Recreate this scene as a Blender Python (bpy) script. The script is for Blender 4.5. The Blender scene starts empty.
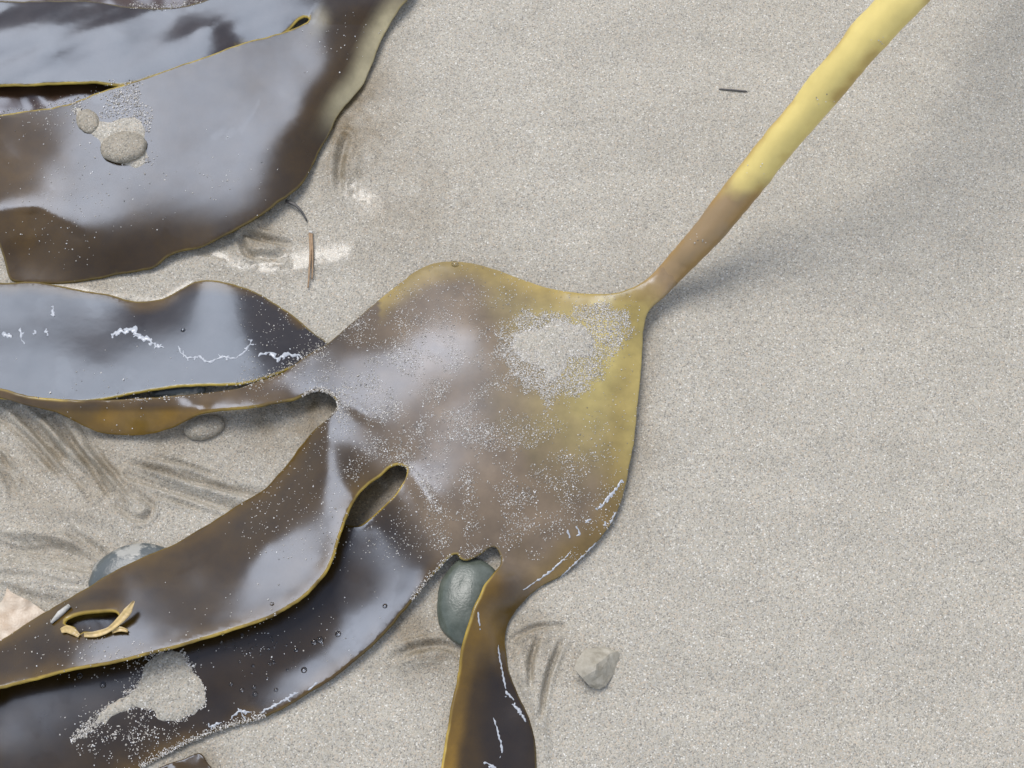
import bpy, bmesh, math, random
import numpy as np
from mathutils import Vector, Matrix, noise
from mathutils.geometry import delaunay_2d_cdt
from mathutils.bvhtree import BVHTree

random.seed(7); rng = np.random.default_rng(7)
S = bpy.context.scene
COL = S.collection

# ------------------------------------------------------------------ camera
TILT, DIST, HALFW = math.radians(22), 0.85, 0.30
cam_d = bpy.data.cameras.new('camera'); cam = bpy.data.objects.new('camera', cam_d); COL.objects.link(cam)
CAMP = np.array([0.0, -DIST*math.sin(TILT), DIST*math.cos(TILT)])
cam.location = CAMP; cam.rotation_euler = (TILT, 0, 0)
cam_d.sensor_width = 36; cam_d.lens = 18/(HALFW/DIST); cam_d.clip_start = 0.01; cam_d.clip_end = 500
S.camera = cam
# ------------------------------------------------------------------ sky and sun (thin bright overcast)
SUN_ELEV, SUN_AZ = math.radians(60), math.radians(-32)      # azimuth from +Y, negative = towards -X
SUN_STRENGTH, SUN_ANGLE = 1.3, math.radians(30)
sd = np.array([math.sin(SUN_AZ)*math.cos(SUN_ELEV), math.cos(SUN_AZ)*math.cos(SUN_ELEV), math.sin(SUN_ELEV)])
sl = bpy.data.lights.new('sun', 'SUN'); sl.energy = SUN_STRENGTH; sl.angle = SUN_ANGLE; sl.color = (1.0, 0.975, 0.945)
so = bpy.data.objects.new('sun', sl); COL.objects.link(so)
so.rotation_euler = Vector(sd).to_track_quat('Z', 'Y').to_euler(); so.location = (-1, 2, 4)
W = bpy.data.worlds.new('World'); S.world = W; W.use_nodes = True
wn, wl = W.node_tree.nodes, W.node_tree.links
bg = wn['Background']
sky = wn.new('ShaderNodeTexSky'); sky.sky_type = 'NISHITA'; sky.sun_disc = False
sky.sun_elevation = SUN_ELEV; sky.sun_rotation = SUN_AZ
bg.inputs['Strength'].default_value = 0.1
# thin cloud veil over the whole sky
tc = wn.new('ShaderNodeTexCoord'); nz = wn.new('ShaderNodeTexNoise')
nz.inputs['Scale'].default_value = 1.6; nz.inputs['Detail'].default_value = 3; nz.inputs['Roughness'].default_value = 0.55
wl.new(tc.outputs['Generated'], nz.inputs['Vector'])
rp = wn.new('ShaderNodeMapRange'); rp.inputs['From Min'].default_value = 0.25; rp.inputs['From Max'].default_value = 0.75
wl.new(nz.outputs['Fac'], rp.inputs['Value'])
mx = wn.new('ShaderNodeMix'); mx.data_type = 'RGBA'
wl.new(rp.outputs['Result'], mx.inputs['Factor']); wl.new(sky.outputs['Color'], mx.inputs['A'])
mx.inputs['B'].default_value = (5.9, 6.2, 6.9, 1)
wl.new(mx.outputs['Result'], bg.inputs['Color'])
S.view_settings.view_transform = 'Standard'; S.view_settings.look = 'None'
S.view_settings.exposure = 1.0; S.view_settings.gamma = 1
S.render.engine = 'CYCLES'

# ------------------------------------------------------------------ helpers
CT, ST = math.cos(TILT), math.sin(TILT)
PXW = 2*HALFW/1024/DIST                                   # tangent per pixel
def at(px, py, z=0.0):
    """world point at height z (metres) seen at pixel (arrays allowed)"""
    px = np.asarray(px, float); py = np.asarray(py, float); z = np.asarray(z, float)
    a = (px-512)*PXW; b = (384-py)*PXW
    dx, dy, dz = a, b*CT+ST, b*ST-CT
    t = (z-CAMP[2])/dz
    return np.stack([CAMP[0]+dx*t, CAMP[1]+dy*t, CAMP[2]+dz*t], -1)
def to_px(P):
    Q = P-CAMP
    u = Q[..., 0]; v = Q[..., 1]*CT+Q[..., 2]*ST; w = Q[..., 1]*ST-Q[..., 2]*CT; w = -(-w)
    return 512+u/w/PXW, 384-v/w/PXW
MM = 0.001
PX = PXW*DIST                                             # metres per pixel at the ground

def sstep(a, b, x):
    t = np.clip((np.asarray(x, float)-a)/(b-a), 0, 1); return t*t*(3-2*t)
def catmull(pts, step=3.5, closed=True):
    P = np.array(pts, float); n = len(P); out = []
    rngi = range(n) if closed else range(n-1)
    for i in rngi:
        if closed: p0, p1, p2, p3 = P[(i-1) % n], P[i], P[(i+1) % n], P[(i+2) % n]
        else: p0, p1, p2, p3 = P[max(i-1, 0)], P[i], P[i+1], P[min(i+2, n-1)]
        d = np.linalg.norm(p2-p1); k = max(1, int(round(d/step)))
        m1 = (p2-p0); m2 = (p3-p1)
        m1 = m1/max(np.linalg.norm(m1), 1e-6)*d*0.9; m2 = m2/max(np.linalg.norm(m2), 1e-6)*d*0.9
        for j in range(k):
            t = j/k
            out.append((2*t**3-3*t*t+1)*p1+(t**3-2*t*t+t)*m1+(-2*t**3+3*t*t)*p2+(t**3-t*t)*m2)
    if not closed: out.append(P[-1])
    return np.array(out)
def seg_dist(P, line, closed=False):
    """distance of points to a polyline, and arclength fraction of the nearest spot"""
    A = np.array(line, float); B = np.roll(A, -1, 0)
    if not closed: A, B = A[:-1], B[:-1]
    best = np.full(len(P), 1e9); frac = np.zeros(len(P)); L = np.linalg.norm(B-A, axis=1); cum = np.concatenate([[0], np.cumsum(L)])
    for i in range(len(A)):
        d = B[i]-A[i]; t = np.clip(((P-A[i])@d)/max(d@d, 1e-9), 0, 1)
        q = np.hypot(*(P-A[i]-t[:, None]*d).T); m = q < best
        best[m] = q[m]; frac[m] = (cum[i]+t[m]*L[i])/cum[-1]
    return best, frac
def inside(P, poly):
    A = np.array(poly, float); B = np.roll(A, -1, 0); r = np.zeros(len(P), bool)
    for (x0, y0), (x1, y1) in zip(A, B):
        if y0 == y1: continue
        c = ((y0 > P[:, 1]) != (y1 > P[:, 1])) & (P[:, 0] < (x1-x0)*(P[:, 1]-y0)/(y1-y0)+x0); r ^= c
    return r
class Field:
    """thin plate through (px, py, height) points"""
    def __init__(s, pts, lam=0.002):
        C = np.array(pts, float); s.c = C[:, :2]/100; n = len(C)
        K = s.k(s.c) + lam*np.eye(n); Q = np.c_[np.ones(n), s.c]
        M = np.block([[K, Q], [Q.T, np.zeros((3, 3))]]); s.w = np.linalg.solve(M, np.r_[C[:, 2], 0, 0, 0])
    def k(s, p):
        r2 = ((p[:, None]-s.c[None])**2).sum(-1); return 0.5*r2*np.log(r2+1e-9)
    def __call__(s, P):
        p = np.asarray(P, float)/100; return s.k(p)@s.w[:-3]+np.c_[np.ones(len(p)), p]@s.w[-3:]
def vnoise(P, scale, seed=0.0, oct=3):
    return np.array([noise.fractal((x/scale, y/scale, seed), 1.0, 2.0, oct) for x, y in P])

def props(o, label=None, cat=None, group=None, kind=None):
    if label: o['label'] = label
    if cat: o['category'] = cat
    if group: o['group'] = group
    if kind: o['kind'] = kind
    return o
def mesh_obj(name, V, F, mat, parent=None, smooth=True, normals=None, cols=None, attrs=None):
    m = bpy.data.meshes.new(name); m.from_pydata([tuple(v) for v in V], [], [tuple(int(i) for i in f) for f in F]); m.update()
    if smooth: m.polygons.foreach_set('use_smooth', [True]*len(m.polygons))
    if cols is not None:
        a = m.color_attributes.new('pigment', 'FLOAT_COLOR', 'POINT')
        a.data.foreach_set('color', np.c_[cols, np.ones(len(cols))].astype(np.float32).ravel())
    for k, v in (attrs or {}).items():
        a = m.attributes.new(k, 'FLOAT', 'POINT'); a.data.foreach_set('value', np.asarray(v, np.float32))
    if normals is not None: m.normals_split_custom_set_from_vertices([tuple(n) for n in normals])
    m.materials.append(mat)
    o = bpy.data.objects.new(name, m); COL.objects.link(o)
    if parent: o.parent = parent
    return o
def empty(name, loc):
    o = bpy.data.objects.new(name, None); COL.objects.link(o); o.location = loc; o.empty_display_size = 0.02
    return o

# ------------------------------------------------------------------ materials
def newmat(name):
    m = bpy.data.materials.new(name); m.use_nodes = True; nt = m.node_tree
    return m, nt.nodes, nt.links, nt.nodes['Principled BSDF']
def N(nodes, t, **k):
    n = nodes.new(t)
    for a, b in k.items(): setattr(n, a, b)
    return n
def ramp(nodes, stops):
    r = nodes.new('ShaderNodeValToRGB'); e = r.color_ramp.elements
    while len(e) < len(stops): e.new(0.5)
    for x, (p, c) in zip(e, stops): x.position = p; x.color = (*c, 1)
    return r
def math_n(nodes, links, op, a, b=None, c=None):
    n = nodes.new('ShaderNodeMath'); n.operation = op
    for i, v in enumerate((a, b, c)):
        if v is None: continue
        if isinstance(v, (int, float)): n.inputs[i].default_value = v
        else: links.new(v, n.inputs[i])
    return n.outputs[0]
def mixc(nodes, links, fac, a, b, blend='MIX'):
    n = nodes.new('ShaderNodeMix'); n.data_type = 'RGBA'; n.blend_type = blend
    for k, v in (('Factor', fac), ('A', a), ('B', b)):
        if isinstance(v, (int, float)): n.inputs[k].default_value = v
        elif isinstance(v, tuple): n.inputs[k].default_value = (*v, 1)
        else: links.new(v, n.inputs[k])
    return n.outputs['Result']

GRAIN_STOPS = [(0.0, (0.085, 0.082, 0.082)), (0.10, (0.20, 0.195, 0.19)), (0.30, (0.34, 0.315, 0.27)), (0.5, (0.42, 0.395, 0.35)),
               (0.66, (0.36, 0.36, 0.37)), (0.8, (0.50, 0.47, 0.42)), (0.9, (0.44, 0.34, 0.26)), (0.96, (0.60, 0.58, 0.55)), (1.0, (0.8, 0.8, 0.8))]
def sand_material(name, use_wet=True, wet_const=0.0, grain=1500.0):
    m, n, l, b = newmat(name)
    t = N(n, 'ShaderNodeTexCoord')
    v1 = N(n, 'ShaderNodeTexVoronoi'); v1.inputs['Scale'].default_value = grain
    l.new(t.outputs['Object'], v1.inputs['Vector'])
    sep = N(n, 'ShaderNodeSeparateColor'); l.new(v1.outputs['Color'], sep.inputs[0])
    r = ramp(n, GRAIN_STOPS); l.new(sep.outputs[0], r.inputs[0])
    soft = mixc(n, l, 1.0, mixc(n, l, 0.38, r.outputs[0], (0.385, 0.36, 0.318)), (0.93, 0.895, 0.80), 'MULTIPLY')
    # patches of slightly different mineral mix
    nz = N(n, 'ShaderNodeTexNoise'); nz.inputs['Scale'].default_value = 34; nz.inputs['Detail'].default_value = 6; nz.inputs['Roughness'].default_value = 0.6
    l.new(t.outputs['Object'], nz.inputs['Vector'])
    mr = N(n, 'ShaderNodeMapRange'); mr.inputs[1].default_value = 0.3; mr.inputs[2].default_value = 0.7; mr.inputs[3].default_value = 0.95; mr.inputs[4].default_value = 1.05
    l.new(nz.outputs['Fac'], mr.inputs[0])
    c = mixc(n, l, 1.0, soft, mr.outputs[0], 'MULTIPLY')
    mp = N(n, 'ShaderNodeMapping'); mp.inputs['Rotation'].default_value = (0, 0, math.radians(-24)); mp.inputs['Scale'].default_value = (7, 26, 1)
    l.new(t.outputs['Object'], mp.inputs['Vector']); n4 = N(n, 'ShaderNodeTexNoise'); n4.inputs['Scale'].default_value = 1.0; n4.inputs['Detail'].default_value = 5; l.new(mp.outputs[0], n4.inputs['Vector'])
    m4 = N(n, 'ShaderNodeMapRange'); m4.inputs[1].default_value = 0.3; m4.inputs[2].default_value = 0.7; m4.inputs[3].default_value = 0.94; m4.inputs[4].default_value = 1.055
    l.new(n4.outputs['Fac'], m4.inputs[0]); c = mixc(n, l, 1.0, c, m4.outputs[0], 'MULTIPLY')
    nz2 = N(n, 'ShaderNodeTexNoise'); nz2.inputs['Scale'].default_value = 420; nz2.inputs['Detail'].default_value = 2
    l.new(t.outputs['Object'], nz2.inputs['Vector'])
    mr2 = N(n, 'ShaderNodeMapRange'); mr2.inputs[1].default_value = 0.3; mr2.inputs[2].default_value = 0.7; mr2.inputs[3].default_value = 0.95; mr2.inputs[4].default_value = 1.05
    l.new(nz2.outputs['Fac'], mr2.inputs[0]); c = mixc(n, l, 1.0, c, mr2.outputs[0], 'MULTIPLY')
    if use_wet:
        at_ = N(n, 'ShaderNodeAttribute'); at_.attribute_name = 'wet'; wet = at_.outputs['Fac']
    else:
        wn_ = N(n, 'ShaderNodeValue'); wn_.outputs[0].default_value = wet_const; wet = wn_.outputs[0]
    c2 = mixc(n, l, 1.0, c, (0.40, 0.325, 0.21), 'MULTIPLY'); c = mixc(n, l, wet, c, c2)
    l.new(c, b.inputs['Base Color'])
    rr = math_n(n, l, 'MULTIPLY_ADD', wet, -0.28, 0.62)
    if use_wet:      # standing water film
        fa = N(n, 'ShaderNodeAttribute'); fa.attribute_name = 'film'; film = fa.outputs['Fac']
        rr = math_n(n, l, 'MULTIPLY', rr, math_n(n, l, 'MULTIPLY_ADD', film, -0.8, 1.0))
    l.new(rr, b.inputs['Roughness'])
    b.inputs['IOR'].default_value = 1.40
    bu = N(n, 'ShaderNodeBump'); bu.inputs['Distance'].default_value = 0.0007
    st = math_n(n, l, 'MULTIPLY_ADD', wet, -0.2, 0.38); 
    if use_wet: st = math_n(n, l, 'MULTIPLY', st, math_n(n, l, 'MULTIPLY_ADD', film, -0.9, 1.0))
    l.new(st, bu.inputs['Strength'])
    h = math_n(n, l, 'MULTIPLY_ADD', sep.outputs[1], 0.6, math_n(n, l, 'MULTIPLY', v1.outputs['Distance'], -0.8))
    l.new(h, bu.inputs['Height']); l.new(bu.outputs[0], b.inputs['Normal'])
    return m
def kelp_material(name, rough=0.24, wave=0.3, mottle=0.25, tint=(0.72, 0.84, 1.0), ior=1.55):
    m, n, l, b = newmat(name)
    a = N(n, 'ShaderNodeVertexColor'); a.layer_name = 'pigment'
    t = N(n, 'ShaderNodeTexCoord')
    nz = N(n, 'ShaderNodeTexNoise'); nz.inputs['Scale'].default_value = 60; nz.inputs['Detail'].default_value = 6; nz.inputs['Roughness'].default_value = 0.65
    l.new(t.outputs['Object'], nz.inputs['Vector'])
    mr = N(n, 'ShaderNodeMapRange'); mr.inputs[1].default_value = 0.3; mr.inputs[2].default_value = 0.7; mr.inputs[3].default_value = 1-mottle; mr.inputs[4].default_value = 1+mottle
    l.new(nz.outputs['Fac'], mr.inputs[0])
    c = mixc(n, l, 1.0, a.outputs['Color'], mr.outputs[0], 'MULTIPLY')
    l.new(c, b.inputs['Base Color'])
    b.inputs['IOR'].default_value = ior; b.inputs['Specular Tint'].default_value = (*tint, 1)
    nr = N(n, 'ShaderNodeTexNoise'); nr.inputs['Scale'].default_value = 26; nr.inputs['Detail'].default_value = 7; nr.inputs['Roughness'].default_value = 0.6
    l.new(t.outputs['Object'], nr.inputs['Vector'])
    m2 = N(n, 'ShaderNodeMapRange'); m2.inputs[1].default_value = 0.35; m2.inputs[2].default_value = 0.65; m2.inputs[3].default_value = rough*0.88; m2.inputs[4].default_value = rough*1.15
    l.new(nr.outputs['Fac'], m2.inputs[0])
    nf = N(n, 'ShaderNodeTexNoise'); nf.inputs['Scale'].default_value = 17; nf.inputs['Detail'].default_value = 8; nf.inputs['Roughness'].default_value = 0.55; nf.inputs['Distortion'].default_value = 0.6
    l.new(t.outputs['Object'], nf.inputs['Vector'])
    m3 = N(n, 'ShaderNodeMapRange'); m3.inputs[1].default_value = 0.575; m3.inputs[2].default_value = 0.59; m3.inputs[3].default_value = 1.0; m3.inputs[4].default_value = 0.84
    l.new(nf.outputs['Fac'], m3.inputs[0]); l.new(math_n(n, l, 'MULTIPLY', m2.outputs[0], m3.outputs[0]), b.inputs['Roughness'])
    nb = N(n, 'ShaderNodeTexNoise'); nb.inputs['Scale'].default_value = 95; nb.inputs['Detail'].default_value = 4
    l.new(t.outputs['Object'], nb.inputs['Vector'])
    bu = N(n, 'ShaderNodeBump'); bu.inputs['Strength'].default_value = wave; bu.inputs['Distance'].default_value = 0.0012
    l.new(nb.outputs['Fac'], bu.inputs['Height']); l.new(bu.outputs[0], b.inputs['Normal'])
    return m
def grain_material():
    m, n, l, b = newmat('loose_grains')
    g = N(n, 'ShaderNodeNewGeometry'); r = ramp(n, [(0.0, (0.14, 0.13, 0.12)), (0.2, (0.36, 0.325, 0.27)), (0.55, (0.5, 0.455, 0.39)), (0.85, (0.62, 0.58, 0.52)), (1.0, (0.75, 0.74, 0.72))])
    l.new(g.outputs['Random Per Island'], r.inputs[0]); l.new(r.outputs[0], b.inputs['Base Color'])
    b.inputs['Roughness'].default_value = 0.3
    return m
def stone_material(name, base, spots, rough, scale=90, bump=0.3, lo=0.32, hi=0.68):
    m, n, l, b = newmat(name)
    t = N(n, 'ShaderNodeTexCoord'); nz = N(n, 'ShaderNodeTexNoise'); nz.inputs['Scale'].default_value = scale; nz.inputs['Detail'].default_value = 8; nz.inputs['Roughness'].default_value = 0.65
    l.new(t.outputs['Object'], nz.inputs['Vector'])
    r = ramp(n, [(lo, base), (hi, spots)]); l.new(nz.outputs['Fac'], r.inputs[0]); l.new(r.outputs[0], b.inputs['Base Color'])
    b.inputs['Roughness'].default_value = rough
    bu = N(n, 'ShaderNodeBump'); bu.inputs['Strength'].default_value = bump; bu.inputs['Distance'].default_value = 0.001
    nf = N(n, 'ShaderNodeTexNoise'); nf.inputs['Scale'].default_value = 900; l.new(t.outputs['Object'], nf.inputs['Vector'])
    l.new(nf.outputs['Fac'], bu.inputs['Height']); l.new(bu.outputs[0], b.inputs['Normal'])
    return m
M_SAND = sand_material('beach_sand')
M_SANDCLOD = sand_material('damp_sand_clod', False, 0.4)
M_SANDFILM = sand_material('thin_sand_film', False, 0.0)
M_KELP = kelp_material('kelp_skin', 0.24, 0.02, 0.2, (0.68, 0.79, 1.0), 1.47)
M_WETKELP = kelp_material('wet_kelp_skin', 0.18, 0.04, 0.25, (0.68, 0.80, 1.0), 1.43)
M_STIPE = kelp_material('kelp_stalk_skin', 0.4, 0.08, 0.05, (1, 1, 1), 1.4)
M_GRAIN = grain_material()
M_GLINT, _n, _l, _b = newmat('painted_glint')
_b.inputs['Base Color'].default_value = (0.36, 0.37, 0.385, 1); _b.inputs['Roughness'].default_value = 0.2  # pale grey stands in for reflections at water film edges
M_PEB = stone_material('green_grey_stone', (0.05, 0.06, 0.043), (0.11, 0.122, 0.098), 0.3, 110, 0.15)
M_PEB2 = stone_material('blue_grey_stone', (0.072, 0.080, 0.076), (0.30, 0.285, 0.245), 0.3, 75, 0.2, 0.52, 0.6)
M_ROCK = stone_material('sandstone', (0.23, 0.20, 0.145), (0.40, 0.36, 0.285), 0.7, 160)
M_SHELL = stone_material('shell_flake', (0.40, 0.29, 0.19), (0.56, 0.47, 0.36), 0.4, 120)
M_TWIG = stone_material('dry_stem', (0.20, 0.12, 0.06), (0.34, 0.22, 0.12), 0.6, 300)
M_DARK = stone_material('dark_stem', (0.05, 0.045, 0.04), (0.10, 0.09, 0.08), 0.5, 300)
M_PALE = stone_material('pale_splinter', (0.35, 0.33, 0.29), (0.5, 0.48, 0.43), 0.5, 300)

# ------------------------------------------------------------------ beach
def graded(a, b, step, far):
    xs = list(np.arange(a, b, step)); s = step
    lo = [xs[0]]; hi = [xs[-1]]
    while hi[-1] < far: s *= 1.35; hi.append(hi[-1]+s); lo.append(lo[-1]-s)
    return np.array(lo[:0:-1]+xs+hi[1:])
GROOVES = [  # polyline (pixels on the sand), half width px, depth mm
    ([(0, 416), (38, 450), (74, 486)], 4, -1.5), ([(20, 414), (55, 450), (92, 492)], 5, -2.0), ([(58, 424), (85, 462), (109, 494)], 5, -2.2),
    ([(40, 418), (72, 452), (98, 480)], 3, 1.2), ([(0, 459), (16, 498)], 4, -1.4), ([(75, 440), (112, 484), (122, 496)], 4, 1.4),
    ([(129, 475), (180, 492), (242, 512)], 4, -1.4), ([(137, 463), (200, 481), (265, 496)], 4, -1.3), ([(150, 470), (205, 490), (250, 503)], 2.5, 1.0),
    ([(113, 502), (139, 520), (152, 506), (129, 490)], 3, -1.4), ([(120, 494), (142, 508)], 4, 1.0),
    ([(-10, 546), (45, 552), (94, 562)], 9, -2.0), ([(70, 532), (105, 555)], 4, -1.4), ([(0, 575), (50, 582), (88, 588)], 14, 1.5),
    ([(30, 508), (90, 512), (140, 530)], 12, 1.2),
    ([(537, 640), (531, 660), (530, 688)], 2.5, -1.6), ([(561, 642), (548, 676), (540, 720)], 2.5, -2.0), ([(511, 640), (535, 627), (553, 626), (563, 626)], 2.5, -1.2),
    ([(520, 640), (522, 676), (538, 712), (546, 770)], 6, 1.8), ([(545, 640), (538, 690)], 5, 1.2),
    ([(244, 233), (270, 240), (290, 244)], 3, -1.8), ([(240, 238), (248, 254), (280, 258)], 3, -2.0), ([(240, 226), (262, 222)], 6, 2.2),
    ([(255, 248), (285, 250)], 6, 1.4), ([(190, 252), (250, 266), (300, 264), (345, 256)], 6, 1.1), ([(346, 138), (339, 165), (340, 190)], 4, -1.8), ([(358, 150), (350, 190)], 6, 1.0),
    ([(395, 657), (415, 648), (440, 645), (460, 651)], 4, -1.6), ([(400, 664), (440, 656)], 6, 1.0),
    ([(60, 290), (110, 299), (160, 303)], 6, 1.0),
]
_r = random.Random(3)
for _ in range(16):      # fine drainage rills fanning out
    x, y = _r.uniform(-20, 95), _r.uniform(408, 450); L_ = _r.uniform(35, 95); a_ = _r.uniform(0.75, 0.95)
    GROOVES.append(([(x, y), (x+L_*0.5*math.cos(a_)+_r.uniform(-3, 3), y+L_*0.5*math.sin(a_)), (x+L_*math.cos(a_), y+L_*math.sin(a_))], _r.uniform(1.6, 2.6), -_r.uniform(0.5, 1.1)))
for _ in range(12):
    x, y = _r.uniform(120, 170), _r.uniform(455, 500); L_ = _r.uniform(50, 110); a_ = _r.uniform(0.2, 0.38)
    GROOVES.append(([(x, y), (x+L_*0.5*math.cos(a_), y+L_*0.5*math.sin(a_)+_r.uniform(-3, 3)), (x+L_*math.cos(a_), y+L_*math.sin(a_))], _r.uniform(1.6, 2.6), -_r.uniform(0.4, 0.9)))
for _ in range(9):
    x, y = _r.uniform(-10, 60), _r.uniform(525, 590); L_ = _r.uniform(40, 90); a_ = _r.uniform(0.0, 0.3)
    GROOVES.append(([(x, y), (x+L_*0.5*math.cos(a_), y+L_*0.5*math.sin(a_)+_r.uniform(-4, 4)), (x+L_*math.cos(a_), y+L_*math.sin(a_))], _r.uniform(2, 4), -_r.uniform(0.4, 0.8)))
def ground_height(px, py):
    P = np.c_[px, py]; z = np.zeros(len(P))
    for line, hw, dep in GROOVES:
        L = catmull(line, 6, False); lo = L.min(0)-4*hw; hi = L.max(0)+4*hw
        k = np.where((P > lo).all(1) & (P < hi).all(1))[0]
        if len(k) == 0: continue
        d, f = seg_dist(P[k], L)
        z[k] += 2.0*dep*MM*(np.exp(-(d/hw)**2)-(0.5*np.exp(-((d-1.9*hw)/(0.8*hw))**2) if dep < 0 else 0))*np.sin(np.pi*np.clip(f*0.92+0.04, 0, 1))**0.5
    return z
gx = graded(-0.36, 0.36, 0.0012, 40); gy = graded(-0.26, 0.30, 0.0012, 40)
GX, GY = np.meshgrid(gx, gy); G = np.c_[GX.ravel(), GY.ravel(), np.zeros(GX.size)]
near = (np.abs(G[:, 0]) < 0.38) & (np.abs(G[:, 1]) < 0.34)
gpx = np.full(len(G), -9999.0); gpy = np.full(len(G), -9999.0)
gpx[near], gpy[near] = to_px(G[near])
G[near, 2] = ground_height(gpx[near], gpy[near])
idx = np.where(near)[0]
for i in idx:
    x, y = G[i, 0], G[i, 1]
    G[i, 2] += 0.0016*noise.noise((x*9, y*11, 2.0)) + 0.00055*noise.noise((x*45, y*60, 5.0)) + 0.00028*noise.noise((x*190, y*190, 8.0))
# damp sand round the left hand weed; strap slit darkened further as painted shade
wet = np.zeros(len(G))
def wetspot(cx, cy, rx, ry, v):
    global wet
    d = ((gpx-cx)/rx)**2+((gpy-cy)/ry)**2; wet = np.maximum(wet, v*np.exp(-d*1.2))
for a in [(345, 110, 55, 90, 0.85), (150, 440, 130, 45, 0.45), (300, 420, 60, 50, 0.9), (70, 470, 110, 60, 0.55), (60, 555, 90, 30, 0.45), (385, 500, 60, 60, 1.5),
          (430, 640, 60, 40, 0.75), (260, 240, 60, 40, 0.5), (190, 765, 30, 20, 0.9), (60, 290, 120, 20, 0.4), (530, 640, 50, 60, 0.4), (400, 200, 90, 90, 0.35), (640, 420, 25, 130, 0.4), (40, 620, 60, 30, 0.3)]: wetspot(*a)
nk = np.where(near)[0]; Pn = np.c_[gpx[nk], gpy[nk]]
for line, hw, v in [([(0,418),(38,452),(74,488)], 6, .9), ([(20,412),(60,452),(104,500)], 5, .9), ([(60,424),(88,462),(116,496)], 6, 1), ([(0,462),(20,500),(40,520)], 7, .8), ([(30,490),(70,505),(110,514)], 7, .6), ([(130,476),(185,494),(245,512)], 4, .9), ([(138,463),(205,482),(268,496)], 4.5, .9), ([(-10,546),(45,552),(96,563)], 10, .9), ([(75,534),(106,556)], 5, .9), ([(0,600),(30,590),(70,592)], 5, .5), ([(346,130),(340,165),(341,195)], 6, .9), ([(244,233),(270,240),(292,245)], 4, .9), ([(240,238),(248,256),(285,259)], 3.5, .9), ([(365,165),(352,205),(370,240)], 12, .5), ([(350,655),(400,652),(440,646),(462,652)], 6, .9), ([(380,640),(420,620),(445,640)], 14, .7), ([(538,640),(531,688)], 3, .7), ([(561,642),(548,676),(540,720)], 3, .8), ([(511,660),(520,690),(540,730)], 6, .5)]:
    d, _f = seg_dist(Pn, catmull(line, 6, False)); wet[nk] = np.maximum(wet[nk], 0.25*v*np.exp(-(d/(1.3*hw))**2))
wet = np.clip(wet, 0, 1); w0 = np.zeros(len(G))
for i in np.where(wet > 0.02)[0]: w0[i] = wet[i]*np.clip(0.95+0.9*noise.noise((G[i, 0]*42, G[i, 1]*42, 1.0))+0.5*noise.noise((G[i, 0]*160, G[i, 1]*160, 3.0)), 0.1, 1.3)
wet = np.clip(w0, 0, 1)
film = np.zeros(len(G)); nk = np.where(near)[0]; Pn = np.c_[gpx[nk], gpy[nk]]
for line, hw in [([(196,250),(225,258),(250,267),(280,268),(300,264),(320,260),(338,256)], 5), ([(262,262),(300,258),(325,254),(342,251)], 9), ([(50,287),(85,293),(110,298),(140,303),(165,301)], 4.5), ([(170,296),(190,284)], 4), ([(350,190),(372,205)], 10)]:
    d, _f = seg_dist(Pn, catmull(line, 6, False)); film[nk] = np.maximum(film[nk], sstep(hw*2.0, hw*0.2, d))
kk = np.where(film > 0.01)[0]
film[kk] *= np.array([np.clip(0.9+0.9*noise.noise((G[i, 0]*90, G[i, 1]*90, 7.0))+0.5*noise.noise((G[i, 0]*420, G[i, 1]*420, 7.0)), 0, 1) for i in kk])
G[:, 2] *= (1-0.85*film)
nx, ny = len(gx), len(gy)
I = (np.arange(ny-1)[:, None]*nx+np.arange(nx-1)[None]).ravel()
beach = mesh_obj('sand_beach', G, np.c_[I, I+1, I+1+nx, I+nx], M_SAND, attrs={'wet': np.maximum(wet, film*0.25), 'film': film})
props(beach, 'pale grey brown beach sand under the stranded kelp', 'sand', kind='structure')

# ------------------------------------------------------------------ kelp sheets
def lerp_col(a, b, f):
    return a*(1-f[:, None])+np.array(b)*f[:, None]
BROWN = np.array((0.038, 0.0212, 0.0030)); AMBER = np.array((0.16, 0.088, 0.009)); OLIVE = np.array((0.12, 0.085, 0.035)); YEL = np.array((0.45, 0.36, 0.12)); STY = np.array((0.61, 0.48, 0.16))

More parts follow.
